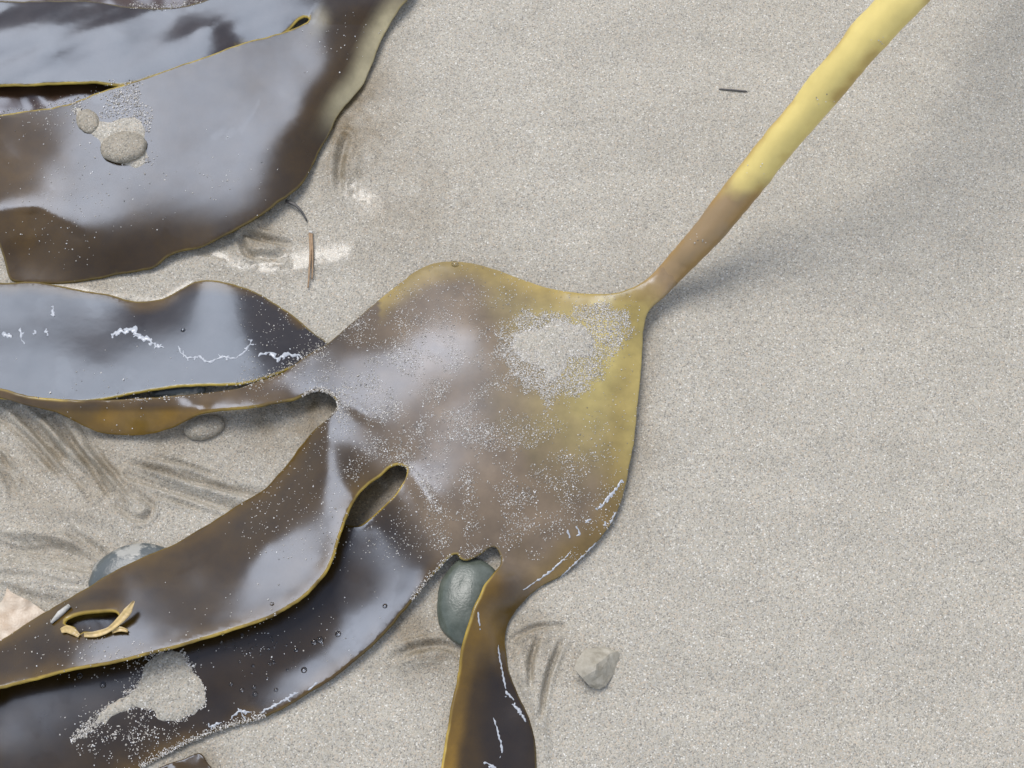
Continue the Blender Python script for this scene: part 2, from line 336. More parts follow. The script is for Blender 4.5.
class Sheet: pass
def build_sheet(outline, holes=(), step=4.5, edge_step=3.2):
    O = catmull(outline, edge_step); O = O+0.55*np.c_[vnoise(O, 9, 1.7, 2), vnoise(O, 9, 5.7, 2)]; loops = [O]+[catmull(h, 2.2) for h in holes]
    lo, hi = O.min(0), O.max(0)
    xs = np.arange(lo[0], hi[0], step); ys = np.arange(lo[1], hi[1], step*0.866)
    pts = []
    for j, y in enumerate(ys):
        row = np.c_[xs+(step/2 if j % 2 else 0), np.full(len(xs), y)]; pts.append(row)
    pts = np.concatenate(pts)+rng.uniform(-0.5, 0.5, (sum(map(len, pts)), 2))
    ok = inside(pts, O)
    for h in loops[1:]: ok &= ~inside(pts, h)
    pts = pts[ok]
    dist = np.full(len(pts), 1e9)
    for lp in loops: dist = np.minimum(dist, seg_dist(pts, lp, True)[0])
    pts = pts[dist > 4.2]
    rings = []
    for lp in loops:
        t = np.roll(lp, -1, 0)-np.roll(lp, 1, 0); t /= np.linalg.norm(t, axis=1)[:, None]+1e-9; nrm = np.c_[t[:, 1], -t[:, 0]]
        for off in (0.55, 1.3, 2.6):
            for sgn in (1, -1):
                q = lp+nrm*off*sgn; k = inside(q, O)
                for h in loops[1:]: k &= ~inside(q, h)
                q = q[k]
                dd = np.full(len(q), 1e9)
                for l2 in loops: dd = np.minimum(dd, seg_dist(q, l2, True)[0])
                rings.append(q[dd > off*0.85])
    allp = np.concatenate(loops+rings+[pts])
    edges = []; o = 0
    for lp in loops:
        k = len(lp); edges += [(o+i, o+(i+1) % k) for i in range(k)]; o += k
    v, e, f, *_ = delaunay_2d_cdt([Vector(p) for p in allp], edges, [], 0, 1e-4)
    P = np.array([tuple(x) for x in v]); F = np.array([t for t in f if len(t) == 3])
    cen = P[F].mean(1); ok = inside(cen, O)
    for h in loops[1:]: ok &= ~inside(cen, h)
    F = F[ok]
    used = np.unique(F); rm = np.full(len(P), -1); rm[used] = np.arange(len(used)); P = P[used]; F = rm[F]
    a, b, c = P[F[:, 0]], P[F[:, 1]], P[F[:, 2]]
    cr = (b-a)[:, 0]*(c-a)[:, 1]-(b-a)[:, 1]*(c-a)[:, 0]
    F = F[np.abs(cr) > 1e-6]; cr = cr[np.abs(cr) > 1e-6]
    F[cr > 0] = F[cr > 0][:, ::-1]                 # pixel y runs down: make faces point up
    D = np.full(len(P), 1e9)
    for lp in loops: D = np.minimum(D, seg_dist(P, lp, True)[0])
    D[D < 1e-3] = 0
    # boundary vertices from topology
    ed = {}
    for t in F:
        for i in range(3):
            k = tuple(sorted((t[i], t[(i+1) % 3]))); ed[k] = ed.get(k, 0)+1
    bnd = np.zeros(len(P), bool)
    for k, n_ in ed.items():
        if n_ == 1: bnd[list(k)] = True
    D[bnd] = 0; D[~bnd & (D == 0)] = 0.2
    s = Sheet(); s.P, s.F, s.D, s.b = P, F, D, bnd
    return s
def split_regions(s, cuts, seeds):
    """cuts: segments in pixel space; returns region index per face (order of seeds) by flooding"""
    cen = s.P[s.F].mean(1); emap = {}
    for fi, t in enumerate(s.F):
        for i in range(3): emap.setdefault(tuple(sorted((t[i], t[(i+1) % 3]))), []).append(fi)
    def side(a, b, p): return (b[0]-a[0])*(p[1]-a[1])-(b[1]-a[1])*(p[0]-a[0])
    def cross(p, q):
        for a, b in cuts:
            if side(a, b, p)*side(a, b, q) < 0 and side(p, q, a)*side(p, q, b) < 0: return True
        return False
    adj = [[] for _ in s.F]
    for fs in emap.values():
        if len(fs) == 2 and not cross(cen[fs[0]], cen[fs[1]]): adj[fs[0]].append(fs[1]); adj[fs[1]].append(fs[0])
    reg = np.full(len(s.F), -1)
    for ri, sp in enumerate(seeds):
        st = int(np.argmin(((cen-np.array(sp))**2).sum(1)))
        if reg[st] >= 0: print('SEED CLASH', ri, reg[st]); continue
        stack = [st]; reg[st] = ri
        while stack:
            x = stack.pop()
            for y in adj[x]:
                if reg[y] < 0: reg[y] = ri; stack.append(y)
    reg[reg < 0] = 0
    return reg
def finish_sheet(s, z_mm, half_mm, R, cols, parts, mat, shift=None):
    """parts: list of (name, face mask, parent); closed shell, split into parts that share normals"""
    P = s.P if shift is None else s.P+shift
    d = np.clip(s.D/R, 0, 1); prof = np.sqrt(np.clip(1-(1-d)**2, 0, 1))
    h = half_mm*prof*MM; zc = (z_mm-half_mm)*MM
    top = at(P[:, 0], P[:, 1], zc)
    # offset along the sheet normal
    def vn(V, F):
        n = np.zeros_like(V); fn = np.cross(V[F[:, 1]]-V[F[:, 0]], V[F[:, 2]]-V[F[:, 0]])
        for i in range(3): np.add.at(n, F[:, i], fn)
        return n/(np.linalg.norm(n, axis=1)[:, None]+1e-12)
    n0 = vn(top, s.F)
    if n0[:, 2].mean() < 0: n0 = -n0; s.F = s.F[:, ::-1]
    T = top+n0*h[:, None]; Bm = top-n0*h[:, None]
    n = len(T); bi = np.arange(n)+n
    bidx = np.arange(2*n); bidx[n:][s.b] = np.arange(n)[s.b]          # rim vertices shared
    V = np.concatenate([T, Bm]); Ft = s.F; Fb = bidx[s.F[:, ::-1]+n]
    Fall = np.concatenate([Ft, Fb]); nr = vn(V, Fall)
    s.T = T; s.nT = nr[:n]; objs = []
    Ccol = np.concatenate([cols, cols])
    for name, mask, parent in parts:
        ff = Fall[np.concatenate([mask, mask])]
        u = np.unique(ff); rm = np.full(len(V), -1); rm[u] = np.arange(len(u))
        org = np.array(parent.matrix_world.translation) if parent is not None else 0
        p = parent; org = np.zeros(3)
        while p is not None: org = org+np.array(p.location); p = p.parent
        objs.append(mesh_obj(name, V[u]-org, rm[ff], mat, parent, True, nr[u], Ccol[u]))
    return objs
ALLSHEETS = []

# ---- main kelp: stipe, palm and four straps in one skin
MAIN = [(1102,-345),(1010,-200),(960,-122),(905,-42),(876,0),(854,23),(837,46),(809,78),(792,102),(770,128),(752,150),(735,172),(717,195),(694,226),(672,252),(657,269),(641,283),(623,291),(606,294),(577,293),(547,288),(522,279.6),(493,269),(468,263),(443,262),(422,268),(402,282),(377,302),(352,323),(330,342),
 (305,356.6),(284,372),(258,382),(235,389),(200,394),(144,398),(109,400),(78,400),(29,396),(0,388),(-45,380),(-45,396),(0,398),(25,405),(58,413),(82,425),(101,433),(121,435),(144,435),(170,429),(187,421),(200,415),(219,411.5),(255,408),(278,403.5),(294,400.6),(305,396),(315,391.5),(325,393),(333,397),(337,406),(329,417),(317,428),(309,437),(298,450),(290,462),(280,473),(268,486),(256,495),(237,506),(221,517),(200,529.5),(187,537),(172,546),(152,553.5),(117,570),(94,584),(67,600),(33,620),(13,633),(0,641),(-45,662),
 (-45,701),(0,689),(33,681),(72,671),(114,663.4),(153,653.6),(186,645),(224,633.5),(266,620),(287,609),(303,599),(315,586.7),(327,573),(335,555),(340.6,536),(348.5,514.5),(356,499),(366,487),(380,477),(391,467.6),(400,465.5),(407,470),(400,488),(385,505),(366,522),(348,541),(341,559),(332,577),(319,591),(306,604),(268,624.5),(226,638),(188,649.5),(155,658),(74,676),(33,686),(0,694),(-45,706),
 (-45,830),(60,815),(110,785),(142,768),(166,755),(192,742),(224,729),(263,718),(287,707),(309,693),(331,680),(349,666),(366,652),(384,635),(401,615),(416,597),(427,583),(439,569),(449,558),(457,554.5),(460,559),(467,561),(478,556),(490,548),(496,548),(500.6,557),(500,565),(492,575),(484,585),(478,598),(474,606),(467,628),(461,648),(458,674),(451,707),(445,742),(441,768),(437,810),
 (540,810),(537,768),(535,740),(529,718),(518,694),(509,672),(506,655),(505,635),(511,617),(527,598),(540,587),(560,577),(576,564),(592,548),(603,535),(613,521),(621,502),(626,483),(630,462),(634,443),(637,409),(640,382),(642,355),(644,327),(649,311),(662,299),(676,285),(696,265),(721,240),(745,212),(764,189),(780,168),(795,150),(803,141),(839,100),(866,67),(889,42),(909,21),(930,0),(967,-42),(1015,-122),(1063,-200),(1155,-345)]
HOLE = [(65.6,624),(68,619.7),(81,615),(100,613),(116,613),(119,619),(109,627),(94,631.7),(84,632),(77.7,635),(76,628)]
s = build_sheet(MAIN, [HOLE])
CUTS = [((657,262),(684,288)), ((331,330),(317,396)), ((329,396),(402,471)), ((404,467),(458,560)), ((497,551),(600,588))]
reg = split_regions(s, CUTS, [(500,400),(800,90),(200,404),(200,600),(280,680),(480,680)])   # 0 palm 1 stipe 2..5 straps
vreg = np.zeros(len(s.P), int)
for r_ in range(1, 6): vreg[np.unique(s.F[reg == r_])] = r_
palmF = Field([(640,300,15),(650,320,10),(643,360,7),(640,400,7),(625,480,6),(605,535,4),(560,577,2.5),(540,587,2),(550,350,18),(480,330,20),(443,262,11),(470,264,11),(540,286,12),(600,294,14),(402,282,9),(352,323,7),(400,340,17),(450,400,19),(530,430,18),(600,430,13),(560,500,12),(500,490,15),(440,500,15),(340,375,14),(380,420,17),(330,342,9),(495,548,9),(460,558,9),(408,470,14),(430,530,12)])
f0 = Field([(330,342,9),(300,360,12),(260,381,12),(200,394,13),(110,401,15),(0,388,15),(320,392,15),(300,395,15),(250,403,16.5),(200,408,17.5),(137,409,18.5),(78,404,18.5),(17,396,17),(200,415,16),(170,429,9),(144,435,5),(121,435,4),(100,432,5),(82,425,8),(58,413,13),(25,405,14),(-40,395,15)])
f1 = Field([(337,401,14),(317,428,10),(299,450,6),(256,495,3),(200,529,3),(150,554,9),(117,570,12),(94,584,9),(65,601,6),(13,633,8),(-40,655,8),(391,468,17),(366,487,20),(348,514,23),(340,536,24),(327,573,24.5),(303,600,25),(266,620,25.5),(200,642,26),(114,663,26),(33,681,21),(-40,700,20),(330,450,17),(318,490,18),(300,530,19.6),(265,545,19),(290,555,20.8),(290,585,22.4),(318,560,22.4),(270,575,21),(248,572,19.6),(225,580,17),(200,590,16),(150,610,20),(60,640,19),(95,622,20)])
f2 = Field([(407,470,14),(400,488,12),(385,505,9),(362,526,7),(341,560,8),(303,605,10),(200,648,11),(74,677,6),(-40,706,3),(452,557,9),(439,569,8.5),(416,597,8),(384,635,7),(349,666,6),(309,693,5),(263,718,4),(200,745,3),(142,768,2.5),(60,815,2),(400,550,7.5),(370,605,5),(340,610,4.5),(310,655,4),(280,670,4),(200,700,6),(100,725,6),(0,755,5),(410,540,8.5)])
f3 = Field([(500,557,9),(500,565,11),(484,585,18),(474,606,21),(461,648,17),(451,707,10),(441,768,8),(437,810,7),(575,565,2.5),(540,587,2),(527,599,2),(511,617,1.8),(505,635,1.8),(509,672,1.6),(529,718,1.5),(537,768,1.5),(540,810,1.5),(505,600,11),(490,640,11),(484,676,6),(500,700,3),(470,720,6),(500,760,3),(530,570,8)])
z = palmF(s.P)
for k, f in ((2, f0), (3, f1), (4, f2), (5, f3)):
    m_ = vreg == k; a, b_ = CUTS[k-1]
    w = sstep(0, 28 if k == 5 else 55, seg_dist(s.P[m_], [a, b_])[0]); z[m_] = z[m_]*(1-w)+f(s.P[m_])*w
AX = catmull([(600,335),(648,290),(683,259),(733,195),(787,128),(852,50),(903,0),(936,-42),(988,-122),(1037,-201),(1130,-346)], 6, False)
dax, sax = seg_dist(s.P, AX)
cumL = np.r_[0, np.cumsum(np.linalg.norm(np.diff(AX, axis=0), axis=1))]; sax = sax*cumL[-1]
zs = np.interp(sax, [0, 70, 110, 190, 280, 380, 450, 540, 640, 740, 866], [17, 18, 24, 45, 80, 118, 140, 148, 130, 86, 6])
sw = sstep(40, 130, sax)*(dax < 60)*((vreg == 1) | (vreg == 0))
z = z*(1-sw)+zs*sw
for line, amp, wd in [([(413,472),(428,498),(444,525),(456,552)], 1.3, 6), ([(340,398),(356,408),(380,425)], 0.9, 6), ([(404,478),(418,510),(430,540)], -0.8, 6), ([(332,352),(370,350),(420,365)], 0.8, 14), ([(498,548),(520,535),(560,520)], 0.9, 9), ([(500,560),(515,600),(496,640),(480,690)], 0.8, 7), ([(335,400),(325,450),(322,510)], 0.6, 10)]:
    dl, fl = seg_dist(s.P, catmull(line, 5, False)); z += amp*np.exp(-(dl/wd)**2)*np.sin(np.pi*np.clip(fl, 0.02, 0.98))**0.6*np.where((vreg == 1), 0, 1)
z += 0.28*vnoise(s.P, 22, 7.3, 2)*sstep(26, 3, s.D)*(1-sw)
z += (0.35*vnoise(s.P, 90, 1.3, 1)+0.03*vnoise(s.P, 22, 4.3, 1))*(1-sw)
halfw = np.interp(sax, [0, 70, 110, 200, 300, 400, 700], [14, 14, 15, 17, 20.5, 22, 25])
half = 1.35*(1-sw)+sw*halfw*PX*1000*0.95*(1-zs/790); R = 3.0*(1-sw)+sw*halfw
z += sw*half*0.0+sw*(half-1.1)                         # z is the top: axis height plus radius
# straps stay above the sand
z = np.maximum(z, 1.2)
# pigment, with shade painted onto the lower strap
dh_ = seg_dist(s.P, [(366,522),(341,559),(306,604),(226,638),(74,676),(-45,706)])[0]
P = s.P; cols = np.tile(BROWN, (len(P), 1))
pf = sstep(0, 1, 1-seg_dist(P, [(330, 360), (420, 500), (500, 560)])[0]/400)
lw = np.zeros(len(P))
for k in (2, 3, 4, 5): lw[vreg == k] = sstep(0, 50, seg_dist(P[vreg == k], CUTS[k-1])[0])
palmw = 1-lw
n1 = vnoise(P, 60, 9.1); n2 = vnoise(P, 18, 3.1)
cols = lerp_col(cols, (0.15, 0.108, 0.066), palmw*sstep(-40, 120, P[:, 0]-330))
dj = np.hypot(P[:, 0]-630, (P[:, 1]-320)*0.8)
yw = np.clip(sstep(210, 20, dj+40*n1), 0, 1)*palmw
cols = lerp_col(cols, OLIVE*1.25, yw*0.85); cols = lerp_col(cols, YEL, 0.9*np.clip(sstep(165, 10, dj+25*n1+8*n2), 0, 1)*palmw)
er = sstep(38, 5, s.D+8*n1)*palmw*sstep(350, 480, P[:, 1]*0.3+P[:, 0]*0.6)*sstep(500, 560, P[:, 0])
cols = lerp_col(cols, (0.16, 0.10, 0.02), er*0.8*(1-sw))
te = sstep(26, 2, s.D+6*n1)*palmw*(P[:, 1] < 330)*(P[:, 0] > 380); cols = lerp_col(cols, (0.30, 0.21, 0.05), te*0.7*(1-sw))
re = sstep(30, 2, s.D)*palmw*(P[:, 0] > 590)*(P[:, 1] > 300)*sstep(520, 430, P[:, 1]); cols = lerp_col(cols, YEL, re*0.45*(1-sw))
cols = lerp_col(cols, AMBER*1.15, (vreg == 2)*lw*sstep(405, 414, P[:, 1]+0.03*(200-P[:, 0])*0)*sstep(300, 200, P[:, 0]))
cols = lerp_col(cols, (0.085, 0.06, 0.04), (vreg == 2)*lw*sstep(409, 402, P[:, 1]))
cols = lerp_col(cols, AMBER*1.1, (vreg == 5)*lw*sstep(20, 4, s.D-10*n1*0.5)*sstep(500, 485, P[:, 0]+(P[:, 1]-640)*0.14)*1.0)
cols = lerp_col(cols, AMBER*0.8, (vreg == 5)*lw*sstep(690, 640, P[:, 1])*sstep(512, 490, P[:, 0])*0.8)
cols = lerp_col(cols, (0.055, 0.032, 0.007), (vreg == 3)*lw*sstep(70, 5, s.D+12*n1)*(P[:, 1] < 590)*0.7)
cols = lerp_col(cols, AMBER*0.62, (vreg >= 2)*lw*sstep(17, 2, s.D+7*n1)*0.6)
cols = lerp_col(cols, (0.016, 0.0095, 0.003), (vreg == 5)*lw*sstep(640, 690, P[:, 1])*sstep(472, 492, P[:, 0]+8*n1)*0.85)
cols = lerp_col(cols, (0.018, 0.0105, 0.003), (vreg == 4)*lw*sstep(0.35, 0.75, n1*0.5+0.5+sstep(110, 20, dh_)*0.4)*0.7)  # dark skin, deepened near the hidden edge with the torn strap's shade
YE = [HOLE+HOLE[:1], [(200,413),(255,408),(294,400),(315,391),(325,393),(334,398)], [(-45,701),(72,671),(186,645),(266,620),(303,599),(327,573),(340,536),(356,499),(380,477),(400,465),(407,470)], [(400,488),(366,522)], [(439,569),(457,554),(467,561),(490,548),(500,557),(499,566),(484,585),(474,606),(461,648),(451,707),(441,768)], [(-45,380),(78,400)]]
ym = np.full(len(P), 0.18)
for e_ in YE: ym = np.maximum(ym, sstep(9, 5, seg_dist(P, e_)[0]))
rim = sstep(2.3, 0.9, s.D+0.6*n2)*(1-sw)*ym*np.clip(0.75+1.0*n1+0.5*n2, 0.15, 1); cols = lerp_col(cols, (0.42, 0.29, 0.05), rim*0.85)
sbr = np.clip(sstep(172, 202, P[:, 1]+12*n1+8*n2), 0, 1)
stc = lerp_col(np.tile(STY, (len(P), 1)), (0.25, 0.168, 0.082), sbr)
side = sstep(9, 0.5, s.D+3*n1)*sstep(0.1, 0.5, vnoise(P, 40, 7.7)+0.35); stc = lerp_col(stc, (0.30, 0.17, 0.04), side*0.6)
sw2 = sstep(40, 88, sax)*(dax < 40)*(vreg <= 1)
cols = cols*(1-sw2[:, None])+stc*sw2[:, None]
cols *= (1+(0.18*n1+0.1*n2)*(1-0.7*sw2))[:, None]
# the hidden edge of the lowest strap runs on under the torn strap
HID = catmull([(366,522),(348,541),(341,559),(332,577),(319,591),(306,604),(268,624.5),(226,638),(155,658),(74,676),(0,694),(-45,706)], 6, False)
dh, fh = seg_dist(P, HID); m4 = (vreg == 4)
sh = np.where(m4, (45+17*sstep(0.4, 0.6, fh))*np.clip(1-dh/45, 0, 1)**2*sstep(0.0, 0.12, fh)*(1-0.7*sstep(0.78, 0.92, fh)), 0)
shift = np.c_[-0.45*sh, -0.89*sh]
kelp = props(empty('kelp', at(640, 300, 0)), 'whole kelp with pale yellow stalk, sand dusted palm and four brown straps', 'kelp')
base0 = at(640, 300, 0); kelp.location = base0
def parts_of(names): return names
blade_l = finish_sheet(s, z, half, R, cols, [('blade', reg == 0, kelp)], M_KELP, shift)+finish_sheet(s, z, half, R, cols, [('stipe', reg == 1, kelp)], M_STIPE, shift)
blade = blade_l[0]
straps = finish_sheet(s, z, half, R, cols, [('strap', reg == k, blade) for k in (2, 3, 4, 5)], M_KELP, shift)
for o, t in zip(straps, ('amber edged strap curling under itself', 'broad brown strap with a torn hole', 'dark lower strap carrying a sand patch', 'short amber and black strap beside the green pebble')): o['label'] = t
blade_l[1]['label'] = 'smooth pale yellow stalk, brown where it meets the blade'
main_sheet = s

# ---- upper kelp: two broad lobes torn apart along one slit
UP = [(-45,120),(0,115),(20,112),(65,105),(100,92),(140,80),(180,65.5),(205,57),(240,44),(270,36),(290,30),(303,24),(309,20),(304,18),(290,26),(268,33),(238,41),(203,54),(178,62.5),(150,71),(120,79.5),(100,83),(60,85),(0,87),(-45,88),(-45,-6),(0,1),(85,1),(130,7),(170,8),(200,2),(230,-10),(300,-40),(420,-40),
 (418,-20),(408,0),(400,9),(383,37),(372,64),(362,86),(352,98),(338,115),(329,135),(320,151),(311,169),(303,183),(288,197),(278,203),(266,213),(239,229),(219,239),(200,248),(181,252),(168,257),(156,267),(137,272),(117,275),(95,280),(60,284),(12,281),(6,267),(0,247),(-10,230),(-45,215)]
s = build_sheet(UP)
reg = split_regions(s, [((309,26),(340,-60)), ((303,23),(420,30))], [(360,-10),(100,40),(150,150)])
vreg = np.zeros(len(s.P), int)
for r_ in (1, 2): vreg[np.unique(s.F[reg == r_])] = r_
fB = Field([(0,115,9.5),(-40,120,5),(65,105,15.5),(100,92,18),(180,65,18.5),(240,44,17),(300,24,15.5),(400,5,8),(390,25,5),(372,64,4),(362,86,3.5),(338,115,3.5),(320,151,4.5),(303,183,7),(266,213,9),(239,229,8.5),(200,248,6.5),(156,267,4),(117,275,2.5),(60,284,1.2),(12,281,1.3),(200,150,14.5),(280,100,14.5),(100,170,15),(300,60,15),(250,180,12.5),(160,225,11),(60,190,13),(4,207,14),(37,209,14),(-40,207,13.5),(80,232,12.5),(110,253,8.5),(40,250,5),(10,250,6),(90,268,4),(345,60,13),(340,85,11),(316,120,11.5),(296,150,11),(-40,170,3.5),(60,150,13.5),(20,160,9),(225,215,10.5)])
fA = Field([(0,87,13),(60,85,13),(100,83,13),(178,62,13),(238,41,13),(290,26,14),(0,1,15),(85,1,14),(170,8,13.5),(200,2,16),(50,40,17),(120,40,15),(200,30,17),(270,10,15.5),(350,-20,13),(400,0,9),(310,20,14.5),(20,65,15),(90,62,14),(-40,40,16)])
zB = fB(s.P); zA = fA(s.P)
wA = np.where(vreg == 1, 1, np.where(vreg == 2, 0, 1-sstep(-20, 25, s.P[:, 1])))
far = sstep(300, 345, s.P[:, 0])
wA = np.where(vreg == 0, wA, np.where(far > 0, wA*(1-far)+far*(1-sstep(-20, 25, s.P[:, 1])), wA))
z = zA*wA+zB*(1-wA)
q = np.c_[(s.P[:, 0]*0.93-s.P[:, 1]*0.36)*0.16, s.P[:, 0]*0.36+s.P[:, 1]*0.93]
CR = [(-60,207),(4,210),(37,211),(80,235),(118,263),(130,280)]
dc, _f = seg_dist(s.P, CR); below = inside(s.P, CR+[(120,330),(-60,330)])
z = np.where(below & (vreg == 2), np.minimum(z, 13.8-0.035*np.maximum(s.P[:, 0], 0)-0.175*np.maximum(dc-1, 0)), z); lowb = below & (vreg == 2)
z += wA*(0.9*vnoise(q, 26, 2.2, 2)+0.14*vnoise(q, 8, 6.2, 2))+(1-wA)*(0.7*vnoise(s.P, 120, 3.3, 1)+0.03*vnoise(q, 14, 6.2, 2))
z = np.where(lowb, np.maximum(z, -0.3), np.maximum(z, 1.2))
n1 = vnoise(s.P, 60, 5.1); n2 = vnoise(s.P, 18, 8.1)
cols = np.tile(BROWN, (len(s.P), 1)); cols = lerp_col(cols, (0.028, 0.020, 0.016), wA)
cols = lerp_col(cols, (0.075, 0.042, 0.008), (1-wA)*sstep(120, 20, s.P[:, 0])*sstep(70, 130, s.P[:, 1]+20*n1)*0.6)
cols = lerp_col(cols, (0.34, 0.29, 0.17), (1-wA)*sstep(26, 6, s.D)*sstep(300, 345, s.P[:, 0])*sstep(150, 100, s.P[:, 1])*0.9)  # cream highlight along the right bend, put into the skin colour
cols = lerp_col(cols, (0.42, 0.30, 0.05), sstep(2.3, 0.9, s.D+0.9*n2+0.7*n1)*0.8*np.where(seg_dist(s.P, [(-45,105),(100,90),(305,22)])[0] < 22, 1, 0.25))
cols *= (1+0.18*n1+0.1*n2)[:, None]
SL = catmull([(309,20),(304,18),(290,26),(268,33),(238,41),(203,54),(178,62.5),(150,71),(120,79.5),(100,83),(60,85),(0,87)], 6, False)
ds, fs = seg_dist(s.P, SL); hs = np.where(vreg == 1, 9*np.clip(1-ds/22, 0, 1)**2*sstep(0.03, 0.12, fs)*sstep(0.72, 0.6, fs), 0); upshift = np.c_[0.3*hs, hs]
upper = props(empty('two_lobed_kelp', at(300, 60, 0)), 'broad glossy brown kelp blade split into two lobes, carrying a sand lump', 'kelp')
finish_sheet(s, z, np.full(len(z), 1.0), np.full(len(z), 2.4), cols, [('lobe', reg == 2, upper)], M_KELP, upshift)
finish_sheet(s, z, np.full(len(z), 1.0), np.full(len(z), 2.4), cols, [('lobe', reg == 1, upper), ('blade_base', reg == 0, upper)], M_WETKELP, upshift)
upper_sheet = s

# ---- slate blue strap lying under the palm
C = [(-45,283),(0,283),(31,282),(56,285),(84,290.6),(109,294.5),(127,300),(145,301.5),(163,298.5),(178,291),(192,283),(207,280),(232,284),(258,293),(279,306),(295,317),(310,330),(326,342),(335,352),(320,360),(300,366),(268,378),(247,384),(222,386),(200,386.5),(176,388),(137,394),(100,401),(60,403),(0,399),(-45,393)]
s = build_sheet(C)
fC = Field([(0,283,3),(56,285,2.5),(109,294,2.5),(145,301,2.5),(180,291,3.5),(207,280,6.5),(258,293,5),(294,317,3),(326,343,2.5),(268,378,10),(200,386,12),(137,393,12.5),(60,402,12.5),(0,398,12.5),(-45,340,7),(100,340,6.6),(200,335,8.6),(250,330,8),(40,335,7),(150,320,5.2),(290,345,6),(100,370,10.2)])
z = fC(s.P)+0.7*vnoise(np.c_[s.P[:, 0]*0.5, s.P[:, 1]], 55, 2.9, 1)+0.03*vnoise(s.P, 18, 3.9, 1); z = np.maximum(z, 1.2)
n1 = vnoise(s.P, 60, 1.1); n2 = vnoise(s.P, 18, 2.1)
cols = np.tile(np.array((0.026, 0.020, 0.016)), (len(s.P), 1)); cols = lerp_col(cols, AMBER*0.7, sstep(14, 2, s.D+8*n1)*(s.P[:, 1] < 330)*0.6)
cols = lerp_col(cols, (0.40, 0.29, 0.05), sstep(2.3, 0.9, s.D+0.5*n2)*np.where(s.P[:, 1] > 360, 0.85, 0.3)); cols *= (1+0.2*n1)[:, None]
o3 = finish_sheet(s, z, np.full(len(z), 1.0), np.full(len(z), 2.4), cols, [('kelp_strap', np.ones(len(s.F), bool), None)], M_WETKELP)[0]
props(o3, 'wet slate coloured kelp strap lying on sand under the amber edged strap', 'kelp'); strap_sheet = s
# ---- dark strap underneath the upper blade
Dk = [(-45,-60),(330,-60),(300,-14),(230,12),(160,40),(118,84),(104,100),(60,122),(-45,128)]
s = build_sheet(Dk, step=7)
z = 4.5+2.4*vnoise(s.P, 34, 2.5, 2); cols = np.tile(np.array((0.05, 0.026, 0.012)), (len(s.P), 1)); cols = lerp_col(cols, AMBER, sstep(2.6, 1.0, s.D)*0.7)
o4 = finish_sheet(s, z, np.full(len(z), 1.0), np.full(len(z), 2.4), cols, [('kelp_strap', np.ones(len(s.F), bool), None)], M_KELP)[0]
props(o4, 'dark brown kelp strap showing in the slit under the broad upper blade', 'kelp'); dark_sheet = s

# ------------------------------------------------------------------ surface lookup
bpy.context.view_layer.update()
SV = []; SF = []; o_ = 0
for sh_ in (main_sheet, upper_sheet, strap_sheet, dark_sheet):
    SV.append(sh_.T); SF.append(sh_.F+o_); o_ += len(sh_.T)
BV = BVHTree.FromPolygons([tuple(v) for v in np.concatenate(SV)], [tuple(int(i) for i in f) for f in np.concatenate(SF)])
def hit(px, py):
    """kelp surface (or sand) under a pixel: point, normal"""
    g = at(px, py, 0.0); d = Vector(g-CAMP).normalized()
    loc, nrm, i, dist = BV.ray_cast(Vector(CAMP), d)
    if loc is None:
        return Vector(g), Vector((0, 0, 1)), False
    if nrm.z < 0: nrm = -nrm
    return loc, nrm, True

# ------------------------------------------------------------------ loose sand grains on the weed
OCT = np.array([(1,0,0),(-1,0,0),(0,1,0),(0,-1,0),(0,0,1),(0,0,-1)], float); OF = np.array([(0,2,4),(2,1,4),(1,3,4),(3,0,4),(2,0,5),(1,2,5),(3,1,5),(0,3,5)])
def grains(name, spots, size, label):
    V = []; F = []; k = 0
    for px, py in spots:
        p, n, ok = hit(px, py)
        if not ok: continue
        r = size*random.uniform(0.55, 1.25)*(1.5 if random.random() < 0.04 else 1)
        q = Matrix.Rotation(random.uniform(0, 6.28), 3, Vector((random.gauss(0, 1), random.gauss(0, 1), random.gauss(0, 1))).normalized())
        sc = Vector((random.uniform(0.7, 1.2), random.uniform(0.7, 1.2), random.uniform(0.6, 1)))
        for c in OCT:
            w = q @ Vector((c[0]*sc.x*r, c[1]*sc.y*r, c[2]*sc.z*r)); V.append(tuple(p+w+n*r*0.35))
        F.extend((OF+k*6).tolist()); k += 1
    o = mesh_obj(name, V, F, M_GRAIN, smooth=False); props(o, label, 'sand', kind='stuff'); return o
def scatter(n, x0, y0, x1, y1, dens):
    P = np.c_[rng.uniform(x0, x1, n), rng.uniform(y0, y1, n)]
    return P[rng.uniform(0, 1, n) < dens(P)]
def gauss(P, cx, cy, rx, ry, rot=0):
    c, s_ = math.cos(rot), math.sin(rot); x = P[:, 0]-cx; y = P[:, 1]-cy
    return np.exp(-(((x*c+y*s_)/rx)**2+((-x*s_+y*c)/ry)**2))
def dust(P):
    n_ = vnoise(P, 28, 3.0, 4)
    d = 0.42*gauss(P, 430, 380, 95, 55, 0.5)+0.40*gauss(P, 480, 440, 120, 60, 0.5)+0.30*gauss(P, 380, 440, 45, 35)+0.18*gauss(P, 500, 520, 90, 45)+0.2*gauss(P, 340, 345, 60, 25, -0.6)+0.12*gauss(P, 470, 320, 90, 40)
    d += 1.0*gauss(P, 345, 402, 9, 14)+0.7*gauss(P, 330, 420, 16, 5, -0.8)+0.9*gauss(P, 412, 468, 8, 6)+0.6*gauss(P, 425, 485, 5, 18, -0.6)+0.5*gauss(P, 450, 545, 14, 8)+0.5*gauss(P, 478, 552, 20, 5)
    d += 0.16*gauss(P, 260, 385, 90, 14, -0.2)
    return np.clip(d*(0.42+1.8*n_)+0.02, 0, 1)
